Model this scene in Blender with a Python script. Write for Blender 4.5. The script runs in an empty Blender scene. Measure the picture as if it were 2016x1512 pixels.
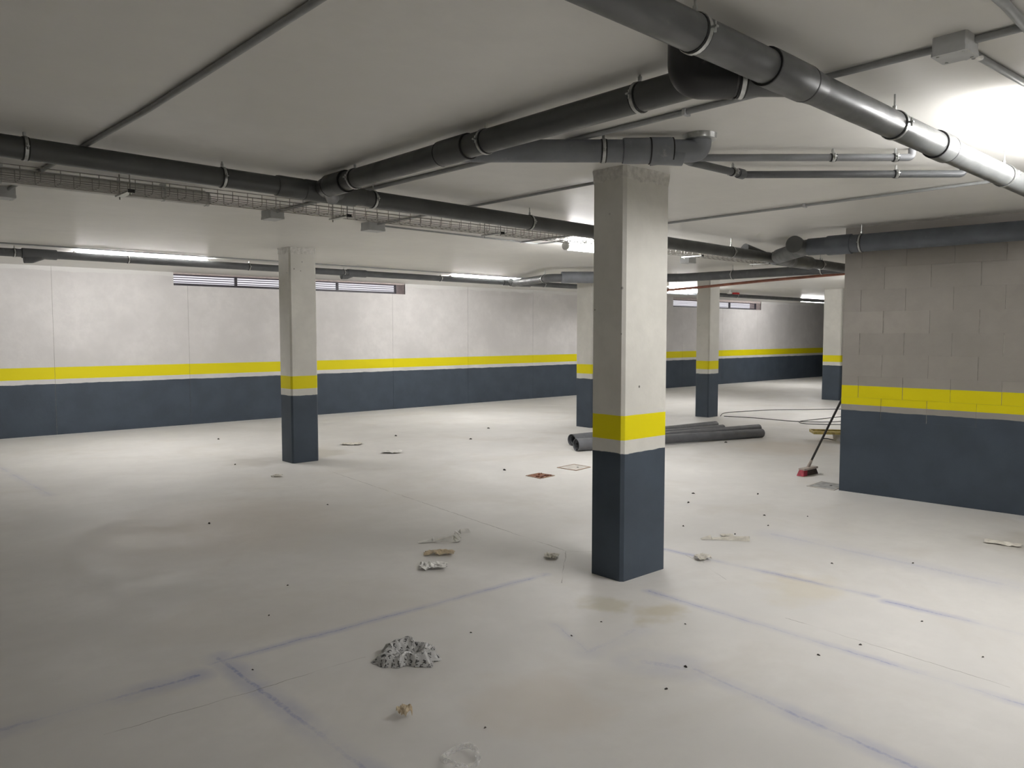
import bpy, math, random
from mathutils import Vector, Matrix, noise

# ------------------------------------------------------------------ camera, world, exposure
scene = bpy.context.scene
COL = scene.collection
HC = 2.48                                   # ceiling height of the garage

cam_data = bpy.data.cameras.new('camera')
cam = bpy.data.objects.new('camera', cam_data)
COL.objects.link(cam)
scene.camera = cam
cam_data.sensor_width = 36.0
cam_data.lens = 1540.0 / 2016.0 * 36.0
cam_data.clip_start = 0.05
cam_data.clip_end = 200
PITCH, YAW = math.radians(3.7153), math.radians(48.2161)
fh = Vector((math.cos(YAW), math.sin(YAW), 0))
rt = Vector((math.sin(YAW), -math.cos(YAW), 0))
fw = fh * math.cos(PITCH) + Vector((0, 0, -math.sin(PITCH)))
up = rt.cross(fw)
cam.matrix_world = Matrix(((rt.x, up.x, -fw.x, 0), (rt.y, up.y, -fw.y, 0), (rt.z, up.z, -fw.z, 1.5), (0, 0, 0, 1)))

world = bpy.data.worlds.new('world')
scene.world = world
world.use_nodes = True
world.node_tree.nodes['Background'].inputs[0].default_value = (0.96, 0.94, 1.0, 1)
world.node_tree.nodes['Background'].inputs[1].default_value = 1.0

vs = scene.view_settings
vs.view_transform = 'Standard'
vs.look = 'None'
vs.gamma = 1.0
vs.use_curve_mapping = False
vs.exposure = 0.0
LAMP = 95.0                                  # radiance of a lit lamp diffuser
LAMP_COL = (1.0, 0.985, 0.975, 1)

random.seed(7)

# ------------------------------------------------------------------ materials
class NT:
    """small helper around a node tree"""
    def __init__(self, tree):
        self.t = tree
    def n(self, typ, **kw):
        nd = self.t.nodes.new(typ)
        for k, v in kw.items():
            setattr(nd, k, v)
        return nd
    def l(self, a, b):
        self.t.links.new(a, b)
    def val(self, sock, v):
        if hasattr(v, 'links'):
            self.l(v, sock)
        else:
            sock.default_value = v
    def math(self, op, a, b=0.0, c=None, clamp=False):
        nd = self.n('ShaderNodeMath', operation=op, use_clamp=clamp)
        self.val(nd.inputs[0], a); self.val(nd.inputs[1], b)
        if c is not None: self.val(nd.inputs[2], c)
        return nd.outputs[0]
    def vmath(self, op, a, b=None, out=0):
        nd = self.n('ShaderNodeVectorMath', operation=op)
        self.val(nd.inputs[0], a)
        if b is not None: self.val(nd.inputs[1], b)
        return nd.outputs[out]
    def noise(self, vec, scale, detail=3, rough=0.55, dist=0.0):
        nd = self.n('ShaderNodeTexNoise')
        self.l(vec, nd.inputs['Vector'])
        nd.inputs['Scale'].default_value = scale
        nd.inputs['Detail'].default_value = detail
        nd.inputs['Roughness'].default_value = rough
        nd.inputs['Distortion'].default_value = dist
        return nd.outputs[0]
    def mapr(self, v, a, b, c=0.0, d=1.0, smooth=True):
        nd = self.n('ShaderNodeMapRange', interpolation_type='SMOOTHSTEP' if smooth else 'LINEAR')
        self.val(nd.inputs[0], v)
        for i, x in enumerate((a, b, c, d)):
            self.val(nd.inputs[i + 1], x)
        return nd.outputs[0]
    def mix(self, f, a, b):
        nd = self.n('ShaderNodeMix', data_type='RGBA')
        self.val(nd.inputs[0], f)
        self.val(nd.inputs[6], a if hasattr(a, 'links') else (*a[:3], 1))
        self.val(nd.inputs[7], b if hasattr(b, 'links') else (*b[:3], 1))
        return nd.outputs[2]
    def pos(self):
        return self.n('ShaderNodeNewGeometry').outputs['Position']
    def sep(self, v):
        s = self.n('ShaderNodeSeparateXYZ'); self.l(v, s.inputs[0]); return s.outputs
    def bump(self, h, strength, dist=0.01):
        b = self.n('ShaderNodeBump')
        b.inputs['Strength'].default_value = strength
        b.inputs['Distance'].default_value = dist
        self.l(h, b.inputs['Height'])
        return b.outputs[0]

def new_mat(name):
    m = bpy.data.materials.new(name)
    m.use_nodes = True
    nt = NT(m.node_tree)
    bsdf = m.node_tree.nodes['Principled BSDF']
    return m, nt, bsdf

def simple(name, col, rough=0.5, metal=0.0, var=0.12, scale=20.0, bump=0.0, spec=0.5):
    """plain colour with procedural mottling"""
    m, nt, b = new_mat(name)
    p = nt.pos()
    f = nt.noise(p, scale, 4)
    lo = tuple(c * (1 - var) for c in col); hi = tuple(min(1, c * (1 + var)) for c in col)
    nt.l(nt.mix(nt.mapr(f, .3, .7), lo, hi), b.inputs['Base Color'])
    b.inputs['Roughness'].default_value = rough
    b.inputs['Metallic'].default_value = metal
    b.inputs['Specular IOR Level'].default_value = spec
    if bump:
        nt.l(nt.bump(nt.noise(p, scale * 3, 4), bump), b.inputs['Normal'])
    return m

GREY = (0.052, 0.068, 0.090)
YELLOW = (0.73, 0.635, 0.002)

def concrete_tree(nt, p, base, var=0.10):
    big = nt.noise(p, 1.1, 4, 0.6)
    mid = nt.noise(p, 7.0, 5, 0.65)
    c = nt.mix(nt.mapr(big, .3, .7), tuple(x * (1 - var) for x in base), tuple(min(1, x * (1 + var * .7)) for x in base))
    c2 = nt.mix(nt.mapr(mid, .35, .7, 0, .5), c, tuple(x * (1 - var * 1.1) for x in base))
    return c2

def striped_concrete(name, base, zg, yb, yt, rough=0.75, pits=0.0, wob=0.012, top_paint=None, piece_var=0.0):
    """bare concrete with a grey painted dado and a yellow band, ragged where hand painted"""
    m, nt, b = new_mat(name)
    p = nt.pos()
    z = nt.sep(p)[2]
    c = concrete_tree(nt, p, base)
    if piece_var:
        rnd = nt.n('ShaderNodeObjectInfo').outputs['Random']
        c = nt.mix(nt.math('MULTIPLY', rnd, piece_var), c, tuple(x * .55 for x in base))
    if pits:
        v = nt.n('ShaderNodeTexVoronoi', feature='F1'); nt.l(p, v.inputs['Vector']); v.inputs['Scale'].default_value = 9.0
        keep = nt.mapr(nt.noise(p, 2.3, 2), .52, .60)
        pit = nt.math('MULTIPLY', nt.mapr(v.outputs[0], .05, .09, 1, 0), keep)
        c = nt.mix(nt.math('MULTIPLY', pit, pits), c, (.06, .055, .05))
    if top_paint is not None:
        zz = nt.math('ADD', z, nt.math('MULTIPLY', nt.math('SUBTRACT', nt.noise(p, 3.0, 4), .5), .10))
        c = nt.mix(nt.mapr(zz, top_paint, top_paint + .012), c, (.68, .67, .65))
    n1 = nt.math('MULTIPLY', nt.math('SUBTRACT', nt.noise(p, 4.5, 4), .5), wob * 2.6)
    n2 = nt.math('MULTIPLY', nt.math('SUBTRACT', nt.noise(p, 8.0, 2), .5), wob * .35)
    zg_ = nt.math('ADD', z, n1)
    zy_ = nt.math('ADD', z, n2)
    my = nt.math('MULTIPLY', nt.mapr(zy_, yb, yb + .003), nt.mapr(zy_, yt, yt + .003, 1, 0))
    mg = nt.mapr(zg_, zg, zg + .004, 1, 0)
    c = nt.mix(my, c, YELLOW)
    gcol = nt.mix(nt.mapr(nt.noise(p, 3.5, 4), .3, .7), tuple(x * .9 for x in GREY), tuple(x * 1.1 for x in GREY))
    c = nt.mix(mg, c, gcol)
    nt.l(c, b.inputs['Base Color'])
    painted = nt.math('MAXIMUM', my, mg)
    nt.l(nt.mapr(painted, 0, 1, rough, .55), b.inputs['Roughness'])
    b.inputs['Specular IOR Level'].default_value = .3
    nt.l(nt.bump(nt.noise(p, 30, 5), .12, .01), b.inputs['Normal'])
    return m

M = {}
M['wall'] = striped_concrete('wall_concrete', (.665, .645, .632), .752, .822, .998, wob=.010, top_paint=2.41)
M['column'] = striped_concrete('column_concrete', (.64, .625, .575), .778, .858, 1.006, pits=.9)
M['block'] = striped_concrete('block_concrete', (.345, .322, .292), .776, .83, 1.009, wob=.008, piece_var=.22)
M['mortar'] = simple('mortar', (.33, .31, .28), .9, var=.2, scale=25)
M['plain_wall'] = simple('plain_wall', (.58, .56, .53), .8, var=.08, scale=4)
M['collar'] = simple('rough_mortar', (.60, .585, .545), .9, var=.13, scale=30, bump=.5)

def ceiling_mat():
    m, nt, b = new_mat('ceiling_concrete')
    p = nt.pos()
    c = concrete_tree(nt, p, (.74, .725, .685), .05)
    nt.l(c, b.inputs['Base Color'])
    b.inputs['Roughness'].default_value = .40
    mp = nt.n('ShaderNodeMapping'); nt.l(p, mp.inputs[0]); mp.inputs['Scale'].default_value = (1.2, 9, 1)
    nt.l(nt.bump(nt.noise(mp.outputs[0], 1.4, 3), .10, .02), b.inputs['Normal'])
    return m
M['ceiling'] = ceiling_mat()

# chalk setting-out lines, hairline joints and stains that lie on the slab, as floor coordinates in metres
CHALK = [((-.6, 3.47), (1.20, 3.41), .026, .98), ((1.30, 3.497), (3.35, 3.43), .012, .8), ((1.34, 3.54), (1.364, 1.9), .022, .95),
         ((4.36, 3.3), (4.468, 1.894), .013, .85), ((4.43, 1.80), (4.455, .6), .015, .9), ((3.575, 2.80), (3.60, .4), .014, .8),
         ((2.80, 2.80), (2.672, 2.443), .012, .45), ((2.672, 2.443), (3.046, 2.474), .030, .35), ((2.77, 2.20), (2.86, 2.03), .045, .6),
         ((2.88, 2.0), (2.72, .4), .020, .9), ((1.50, 10.5), (1.59, 8.2), .020, .35), ((5.3, 3.0), (5.25, 1.4), .05, .3)]
CRACK = [((.75, 3.13), (1.85, 3.096), .0030), ((4.17, 7.9), (3.818, 3.71), .0050), ((3.818, 3.71), (3.30, 3.245), .004),
         ((3.818, 3.71), (3.99, 3.53), .004), ((3.773, 2.05), (3.727, 1.0), .003), ((4.35, 3.1), (4.1, 2.62), .003), ((6.6, 9.9), (8.4, 8.6), .006)]
STAIN = [((4.6, 8.9), .55, (.40, .37, .30), .55), ((3.75, 8.75), .45, (.42, .39, .34), .45), ((3.35, 2.55), .20, (.50, .44, .30), .55), ((3.25, 2.85), .16, (.48, .44, .30), .5),
         ((2.3, 6.0), 1.3, (.55, .45, .36), .25), ((4.3, 2.25), .35, (.62, .55, .40), .4), ((6.4, 1.6), .5, (.45, .42, .36), .45), ((9.5, 5.2), .9, (.58, .49, .38), .4), ((2.2, 2.2), .4, (.58, .50, .40), .35),
         ((10.9, 4.9), .6, (.60, .46, .30), .4)]

def seg_group():
    g = bpy.data.node_groups.new('segment_distance', 'ShaderNodeTree')
    g.interface.new_socket('P', in_out='INPUT', socket_type='NodeSocketVector')
    g.interface.new_socket('A', in_out='INPUT', socket_type='NodeSocketVector')
    g.interface.new_socket('AB', in_out='INPUT', socket_type='NodeSocketVector')
    g.interface.new_socket('L2', in_out='INPUT', socket_type='NodeSocketFloat')
    g.interface.new_socket('D', in_out='OUTPUT', socket_type='NodeSocketFloat')
    nt = NT(g)
    gi = nt.n('NodeGroupInput'); go = nt.n('NodeGroupOutput')
    pa = nt.vmath('SUBTRACT', gi.outputs[0], gi.outputs[1])
    t = nt.math('DIVIDE', nt.vmath('DOT_PRODUCT', pa, gi.outputs[2], out=1), gi.outputs[3], clamp=True)
    sc = nt.n('ShaderNodeVectorMath', operation='SCALE'); nt.l(gi.outputs[2], sc.inputs[0]); nt.l(t, sc.inputs['Scale'])
    d = nt.vmath('LENGTH', nt.vmath('SUBTRACT', pa, sc.outputs[0]), out=1)
    nt.l(d, go.inputs[0])
    return g

def floor_mat():
    m, nt, b = new_mat('floor_concrete')
    p0 = nt.pos()
    flat = nt.vmath('MULTIPLY', p0, (1, 1, 0))
    g = seg_group()
    c = concrete_tree(nt, flat, (.71, .695, .67), .06)
    trow = nt.noise(flat, .8, 5, .6, 1.0)
    c = nt.mix(nt.mapr(trow, .48, .72, 0, .35), c, (.56, .52, .46))
    wn = nt.n('ShaderNodeTexNoise'); nt.l(flat, wn.inputs['Vector']); wn.inputs['Scale'].default_value = 3.0; wn.inputs['Detail'].default_value = 4
    off = nt.n('ShaderNodeVectorMath', operation='SCALE'); nt.l(nt.vmath('SUBTRACT', wn.outputs[1], (.5, .5, .5)), off.inputs[0]); off.inputs['Scale'].default_value = .6
    warped = nt.vmath('ADD', flat, nt.vmath('MULTIPLY', off.outputs[0], (1, 1, 0)))
    for (x, y), r, col, s in STAIN:
        d = nt.vmath('LENGTH', nt.vmath('SUBTRACT', warped, (x, y, 0)), out=1)
        c = nt.mix(nt.mapr(d, r * .35, r, s, 0), c, col)
    wob = nt.n('ShaderNodeVectorMath', operation='SCALE')
    w2 = nt.n('ShaderNodeTexNoise'); nt.l(flat, w2.inputs['Vector']); w2.inputs['Scale'].default_value = 9.0; w2.inputs['Detail'].default_value = 5
    nt.l(nt.vmath('SUBTRACT', w2.outputs[1], (.5, .5, .5)), wob.inputs[0]); wob.inputs['Scale'].default_value = .035
    pw = nt.vmath('ADD', flat, nt.vmath('MULTIPLY', wob.outputs[0], (1, 1, 0)))
    breakup = nt.mapr(nt.noise(flat, 2.2, 4), .34, .62, .12, 1)
    grain = nt.mapr(nt.noise(flat, 60, 3), .3, .65, .55, 1)
    def dist(pv, a, bb):
        nd = nt.n('ShaderNodeGroup'); nd.node_tree = g
        nt.l(pv, nd.inputs[0])
        nd.inputs[1].default_value = (*a, 0)
        ab = (bb[0] - a[0], bb[1] - a[1], 0)
        nd.inputs[2].default_value = ab
        nd.inputs[3].default_value = ab[0] ** 2 + ab[1] ** 2
        return nd.outputs[0]
    core = halo = None
    for a, bb, w, s in CHALK:
        d = dist(pw, a, bb)
        k = nt.mapr(d, w * .15, w, s, 0)
        h = nt.mapr(d, w * .5, w * 4.5, s * .42, 0)
        core = k if core is None else nt.math('MAXIMUM', core, k)
        halo = h if halo is None else nt.math('MAXIMUM', halo, h)
    f = nt.math('MULTIPLY', core, nt.math('MULTIPLY', breakup, grain))
    f = nt.math('MULTIPLY', nt.math('MAXIMUM', f, nt.math('MULTIPLY', halo, breakup)), .85)
    c = nt.mix(f, c, (.17, .21, .45))
    cr = None
    for a, bb, w in CRACK:
        k = nt.mapr(dist(pw, a, bb), w * .3, w, .75, 0)
        cr = k if cr is None else nt.math('MAXIMUM', cr, k)
    cr = nt.math('MULTIPLY', cr, nt.mapr(nt.noise(flat, 3.0, 3), .36, .58, .1, 1))
    c = nt.mix(cr, c, (.20, .18, .16))
    nt.l(c, b.inputs['Base Color'])
    nt.l(nt.mapr(nt.noise(flat, 2.0, 4), .3, .7, .50, .68), b.inputs['Roughness'])
    nt.l(nt.bump(nt.noise(flat, 14, 5), .05, .01), b.inputs['Normal'])
    return m
M['floor'] = floor_mat()

def pvc(name, col, rough, dust):
    """grey drain pipe plastic with dust and plaster splashes"""
    m, nt, b = new_mat(name)
    p = nt.pos()
    c = nt.mix(nt.mapr(nt.noise(p, 6, 4), .3, .7), tuple(x * .9 for x in col), tuple(x * 1.12 for x in col))
    c = nt.mix(nt.mapr(nt.noise(p, 11, 6, .7), .60, .78, 0, dust), c, (.42, .42, .42))
    nt.l(c, b.inputs['Base Color'])
    nt.l(nt.mapr(nt.noise(p, 9, 4), .35, .7, rough, rough + .2), b.inputs['Roughness'])
    return m
M['pvc'] = pvc('pvc_dark_grey', (.080, .083, .082), .30, .06)
M['pvc_dusty'] = pvc('pvc_dusty', (.185, .195, .215), .42, .5)
M['pvc_blue'] = pvc('pvc_blue_grey', (.105, .118, .138), .45, .25)
M['pvc_mid'] = pvc('pvc_mid_grey', (.11, .115, .12), .42, .25)
M['pvc_black'] = pvc('pvc_black', (.020, .021, .022), .35, .12)
M['pvc_small'] = pvc('pvc_small', (.20, .205, .215), .35, .25)
M['pvc_floor'] = pvc('pvc_floor_pipe', (.125, .13, .14), .45, .25)
M['rubber'] = simple('rubber_black', (.012, .012, .013), .6)
M['zinc'] = simple('zinc_plated_steel', (.50, .51, .50), .34, metal=.9, var=.15, scale=40)
M['wire'] = simple('galvanised_wire', (.30, .29, .27), .45, metal=.6, var=.2, scale=30)
M['conduit'] = simple('conduit_grey_plastic', (.32, .33, .33), .45, var=.06)
M['box_plastic'] = simple('junction_box_plastic', (.50, .51, .51), .45, var=.05)
M['lamp_house'] = simple('lamp_housing', (.55, .55, .53), .5, var=.05)
M['lamp_off'] = simple('lamp_diffuser_unlit', (.66, .65, .62), .35, var=.05)
def lamp_on():
    m, nt, b = new_mat('lamp_diffuser_lit')
    b.inputs['Base Color'].default_value = (.8, .8, .8, 1)
    b.inputs['Emission Color'].default_value = LAMP_COL
    f = nt.noise(nt.pos(), 3, 1)
    nt.l(nt.mapr(f, 0, 1, LAMP * .97, LAMP * 1.03), b.inputs['Emission Strength'])
    return m
M['lamp_on'] = lamp_on()
M['slat'] = simple('louvre_slat_aluminium', (.09, .08, .11), .5, metal=.1, var=.05)
M['louvre_frame'] = simple('louvre_frame_dark', (.05, .045, .055), .5)
M['void'] = simple('dark_shaft', (.015, .013, .018), .9)
M['reveal'] = simple('reveal_pink_concrete', (.52, .45, .43), .85, var=.1)
M['orange'] = simple('orange_conduit', (.33, .13, .085), .5, var=.25, scale=8)
M['cable'] = simple('black_cable', (.02, .016, .016), .5)
M['rust'] = simple('rusty_iron', (.20, .085, .05), .85, var=.45, scale=45, bump=.5)
M['cover_conc'] = simple('cover_concrete', (.56, .53, .49), .8, var=.12, scale=12)
M['cover_grey'] = simple('cover_grey', (.33, .33, .32), .7, var=.25, scale=14)
M['frame_brown'] = simple('cover_frame', (.34, .25, .18), .8, var=.3, scale=30)
M['broom_block'] = simple('broom_block', (.42, .36, .32), .6)
M['bristle'] = simple('bristle_dark', (.05, .035, .03), .8, var=.4, scale=80)
M['bristle_red'] = simple('bristle_red', (.32, .03, .05), .6, var=.3, scale=60)
M['handle'] = simple('broom_handle', (.022, .02, .02), .4)
M['white_plastic'] = simple('white_plastic', (.66, .65, .62), .4, var=.08)
M['yellow_paint'] = simple('dried_yellow_paint', (.50, .40, .14), .5, var=.4, scale=9)
M['paper'] = simple('pale_masking_tape', (.66, .63, .56), .8, var=.12, scale=30)
M['paper_tan'] = simple('tan_masking_tape', (.62, .52, .37), .8, var=.2, scale=25)
M['white_film'] = simple('white_film', (.78, .77, .74), .45, var=.08)
M['red'] = simple('red_plastic', (.45, .02, .02), .4)
M['crumb'] = simple('crumb_dark', (.05, .045, .04), .9, var=.4, scale=90)
def clear_mat():
    m, nt, b = new_mat('clear_film')
    b.inputs['Base Color'].default_value = (.9, .9, .9, 1)
    b.inputs['Roughness'].default_value = .12
    nt.l(nt.mapr(nt.noise(nt.pos(), 40, 2), .3, .7, .10, .40), b.inputs['Alpha'])
    return m
M['clear'] = clear_mat()
def bag_mat():
    m, nt, b = new_mat('printed_bag_film')
    tc = nt.n('ShaderNodeTexCoord').outputs['UV']
    mp = nt.n('ShaderNodeMapping'); nt.l(tc, mp.inputs[0]); mp.inputs['Scale'].default_value = (7, 15, 1); mp.inputs['Rotation'].default_value = (0, 0, .5)
    br = nt.n('ShaderNodeTexBrick'); nt.l(mp.outputs[0], br.inputs['Vector'])
    br.inputs['Scale'].default_value = 1.0; br.inputs['Mortar Size'].default_value = .30; br.inputs['Mortar Smooth'].default_value = .1
    br.inputs['Brick Width'].default_value = 1.6; br.inputs['Row Height'].default_value = 1.4
    mp2 = nt.n('ShaderNodeMapping'); nt.l(tc, mp2.inputs[0]); mp2.inputs['Scale'].default_value = (46, 22, 1); mp2.inputs['Rotation'].default_value = (0, 0, .5)
    letters = nt.mapr(nt.noise(mp2.outputs[0], 1.0, 1), .47, .53)
    ink = nt.math('MULTIPLY', nt.math('SUBTRACT', 1.0, br.outputs['Fac']), letters)
    c = nt.mix(nt.math('MULTIPLY', ink, .92), (.50, .50, .495), (.03, .03, .03))
    nt.l(c, b.inputs['Base Color'])
    b.inputs['Roughness'].default_value = .28
    return m
M['bag'] = bag_mat()

# ------------------------------------------------------------------ mesh helpers
class MB:
    """collects geometry in world coordinates"""
    def __init__(self):
        self.v = []; self.f = []
    def add(self, vs, fs):
        o = len(self.v)
        self.v += [Vector(x) for x in vs]
        self.f += [tuple(i + o for i in f) for f in fs]
        return self
    def box(self, x0, x1, y0, y1, z0, z1):
        vs = [(x, y, z) for z in (z0, z1) for y in (y0, y1) for x in (x0, x1)]
        return self.add(vs, [(0, 2, 3, 1), (4, 5, 7, 6), (0, 1, 5, 4), (2, 6, 7, 3), (0, 4, 6, 2), (1, 3, 7, 5)])
    def obox(self, c, ax, ay, az, hx, hy, hz):
        c = Vector(c); ax = Vector(ax).normalized(); ay = Vector(ay).normalized(); az = Vector(az).normalized()
        vs = [c + ax * (i * hx) + ay * (j * hy) + az * (k * hz) for k in (-1, 1) for j in (-1, 1) for i in (-1, 1)]
        return self.add(vs, [(0, 2, 3, 1), (4, 5, 7, 6), (0, 1, 5, 4), (2, 6, 7, 3), (0, 4, 6, 2), (1, 3, 7, 5)])
    def prism(self, poly, z0, z1):
        n = len(poly)
        vs = [(x, y, z0) for x, y in poly] + [(x, y, z1) for x, y in poly]
        fs = [tuple(range(n - 1, -1, -1)), tuple(range(n, 2 * n))] + [(i, (i + 1) % n, n + (i + 1) % n, n + i) for i in range(n)]
        return self.add(vs, fs)
    def yprism(self, poly, y0, y1):
        """polygon in X-Z extruded along Y"""
        n = len(poly)
        vs = [(x, y0, z) for x, z in poly] + [(x, y1, z) for x, z in poly]
        fs = [tuple(range(n)), tuple(range(2 * n - 1, n - 1, -1))] + [((i + 1) % n, i, n + i, n + (i + 1) % n) for i in range(n)]
        return self.add(vs, fs)
    def tube(self, pts, r, n=20, caps=True, inner=None):
        """sweep a circle along pts; r is a number or one radius for each point"""
        pts = [Vector(p) for p in pts]
        k = len(pts)
        rs = r if isinstance(r, (list, tuple)) else [r] * k
        tans = []
        for i in range(k):
            a = pts[max(0, i - 1)]; b = pts[min(k - 1, i + 1)]
            if (b - a).length < 1e-9:
                tans.append(tans[-1] if tans else Vector((0, 0, 1)))
            else:
                tans.append((b - a).normalized())
        t0 = tans[0]
        ref = Vector((0, 0, 1)) if abs(t0.z) < .9 else Vector((1, 0, 0))
        u = (ref - t0 * ref.dot(t0)).normalized()
        rings = []
        for i in range(k):
            t = tans[i]
            u = (u - t * u.dot(t)).normalized()
            w = t.cross(u)
            rings.append([pts[i] + (u * math.cos(2 * math.pi * j / n) + w * math.sin(2 * math.pi * j / n)) * rs[i] for j in range(n)])
        vs = [v for rg in rings for v in rg]
        fs = []
        for i in range(k - 1):
            for j in range(n):
                a = i * n + j; b2 = i * n + (j + 1) % n
                fs.append((a, b2, b2 + n, a + n))
        if caps and inner is None:
            fs.append(tuple(range(n - 1, -1, -1)))
            fs.append(tuple(range((k - 1) * n, k * n)))
        self.add(vs, fs)
        if inner is not None:                     # hollow pipe: inner skin and end rings
            o = len(self.v)
            inn = MB().tube(pts, inner, n, caps=False)
            base_out = o - len(vs)
            self.v += inn.v
            self.f += [tuple(reversed([i + o for i in f])) for f in inn.f]
            for j in range(n):
                j2 = (j + 1) % n
                self.f.append((base_out + j2, base_out + j, o + j, o + j2))
                e = (k - 1) * n
                self.f.append((base_out + e + j, base_out + e + j2, o + e + j2, o + e + j))
        return self
    def build(self, name, mat, parent=None, smooth=None, loc=None):
        """one mesh object; loc is the world point of its origin (its parent's origin by default)"""
        base = Vector(loc) if loc is not None else (parent_origin(parent) if parent else Vector((0, 0, 0)))
        me = bpy.data.meshes.new(name)
        me.from_pydata([v - base for v in self.v], [], self.f)
        me.validate()
        me.update()
        if mat:
            me.materials.append(M[mat] if isinstance(mat, str) else mat)
        if smooth:
            for pl in me.polygons:
                pl.use_smooth = True
            try:
                me.set_sharp_from_angle(angle=math.radians(smooth))
            except Exception:
                pass
        o = bpy.data.objects.new(name, me)
        COL.objects.link(o)
        if parent is not None:
            o.parent = parent
            o.location = base - parent_origin(parent)
        else:
            o.location = base
        return o

def parent_origin(o):
    v = Vector(o.location)
    while o.parent is not None:
        o = o.parent
        v += o.location
    return v

def thing(name, label, cat, loc, group=None):
    o = bpy.data.objects.new(name, None)
    o.empty_display_size = .1
    COL.objects.link(o)
    o.location = loc
    o['label'] = label; o['category'] = cat
    if group: o['group'] = group
    return o

def tag(o, label, cat, group=None):
    o['label'] = label; o['category'] = cat
    if group: o['group'] = group
    return o

def struct(o, label, cat):
    o['kind'] = 'structure'; o['label'] = label; o['category'] = cat
    return o

def fillet(pts, rad, seg=8):
    """round the corners of a polyline"""
    pts = [Vector(p) for p in pts]
    out = [pts[0]]
    for i in range(1, len(pts) - 1):
        a, b, c = pts[i - 1], pts[i], pts[i + 1]
        d1 = (a - b).normalized(); d2 = (c - b).normalized()
        ang = d1.angle(d2)
        cut = min(rad / math.tan(ang / 2), (a - b).length * .49, (c - b).length * .49)
        p1 = b + d1 * cut; p2 = b + d2 * cut
        for k in range(seg + 1):
            t = k / seg
            out.append(p1 * (1 - t) ** 2 + b * (2 * t * (1 - t)) + p2 * t ** 2)
    out.append(pts[-1])
    return out

# ------------------------------------------------------------------ the setting
X0, X1, Y0, YW = -4.0, 33.0, -5.0, 13.08
fl = MB().box(X0 - .3, X1 + .3, Y0 - .3, YW + .40, -.2, 0).build('floor', 'floor')
struct(fl, 'pale grey power-floated concrete garage floor with blue chalk lines', 'floor')
ce = MB().box(X0 - .3, X1 + .3, Y0 - .3, YW + .40, HC, HC + .25).build('ceiling', 'ceiling')
struct(ce, 'smooth pale grey concrete ceiling slab', 'ceiling')

VENTS = [(4.38, 8.84, 2.27, 2.455), (17.6, 22.1, 2.22, 2.42)]
wb = MB()
wb.box(X0, X1, YW + .006, YW + .03, 0, 2.20)
edges = [X0] + [e for v in VENTS for e in (v[0], v[1])] + [X1]
for i in range(0, len(edges), 2):
    wb.box(edges[i], edges[i + 1], YW + .006, YW + .03, 2.20, HC)
wall_back = wb.build('wall_back', 'mortar', loc=(X0, YW, 0))
struct(wall_back, 'long bare concrete wall with yellow band above a grey painted dado', 'wall')
seams = [X0, -1.2, .7, 2.65, 4.6, 6.55, 8.54, 10.43, 12.33, 14.25, 16.15, 18.05, 20.0, 21.9, 23.8, 25.7, 27.6, 29.5, 31.3, X1]
for a, b in zip(seams[:-1], seams[1:]):
    g = .002
    a += g; b -= g
    prof = [(a, 0), (b, 0)]
    top = []
    v = next((v for v in VENTS if v[0] < b and v[1] > a), None)
    if v is None:
        top = [(b, HC), (a, HC)]
    else:
        l, r = max(a, v[0]), min(b, v[1])
        if r < b: top += [(b, HC), (r, HC), (r, v[2])]
        else: top += [(b, v[2])]
        if l > a: top += [(l, v[2]), (l, HC), (a, HC)]
        else: top += [(a, v[2])]
    MB().yprism(prof + top, YW, YW + .02).build('wall_panel', 'wall', wall_back)
# niches behind the louvres
for (x0, x1, z0, z1) in VENTS:
    nb = MB()
    nb.box(x0, x1, YW + .02, YW + .40, z0 - .05, z0)
    nb.box(x0, x1, YW + .02, YW + .40, z1, HC + .01)
    nb.box(x0 - .05, x0, YW + .02, YW + .40, z0, HC)
    nb.box(x1, x1 + .05, YW + .02, YW + .40, z0, HC)
    nb.build('vent_reveal', 'reveal', wall_back)

def plain_wall(name, label, x0, x1, y0, y1):
    struct(MB().box(x0, x1, y0, y1, 0, HC).build(name, 'wall'), label, 'wall')
plain_wall('wall_left', 'bare concrete wall closing the garage on the left, out of view', X0 - .2, X0, Y0, YW)
plain_wall('wall_front', 'bare concrete wall closing the garage behind the viewpoint', X0 - .2, X1 + .2, Y0 - .2, Y0)
plain_wall('wall_far', 'bare concrete wall at the far end of the garage', X1, X1 + .2, Y0, YW)

# block wall on the right: local frame u along the wall, w into it
BA = Vector((7.267, 3.437, 0)); BD = Vector((.07446, -.99722, 0)); BN = Vector((.99722, .07446, 0))
def bw(u, w, z): return BA + BD * u + BN * w + Vector((0, 0, z))
def bbox(mb, u0, u1, w0, w1, z0, z1):
    vs_ = [bw(u, w, z) for z in (z0, z1) for w in (w0, w1) for u in (u0, u1)]
    return mb.add(vs_, [(0, 2, 3, 1), (4, 5, 7, 6), (0, 1, 5, 4), (2, 6, 7, 3), (0, 4, 6, 2), (1, 3, 7, 5)])
mb = MB()
bbox(mb, .004, 8.2, .004, .20, .70, 2.30)
wall_right = mb.build('wall_right', 'mortar', loc=BA)
struct(wall_right, 'beige concrete block wall with yellow band and dark grey dado beside the broom', 'wall')
mb = MB(); bbox(mb, 0, 8.2, 0, .20, 0, .70); mb.build('rendered_plinth', 'block', wall_right)
mb = MB(); bbox(mb, 0, 8.2, 0, .20, 2.30, HC); mb.build('lintel', 'block', wall_right)
rng = random.Random(3)
bi = 0
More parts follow.
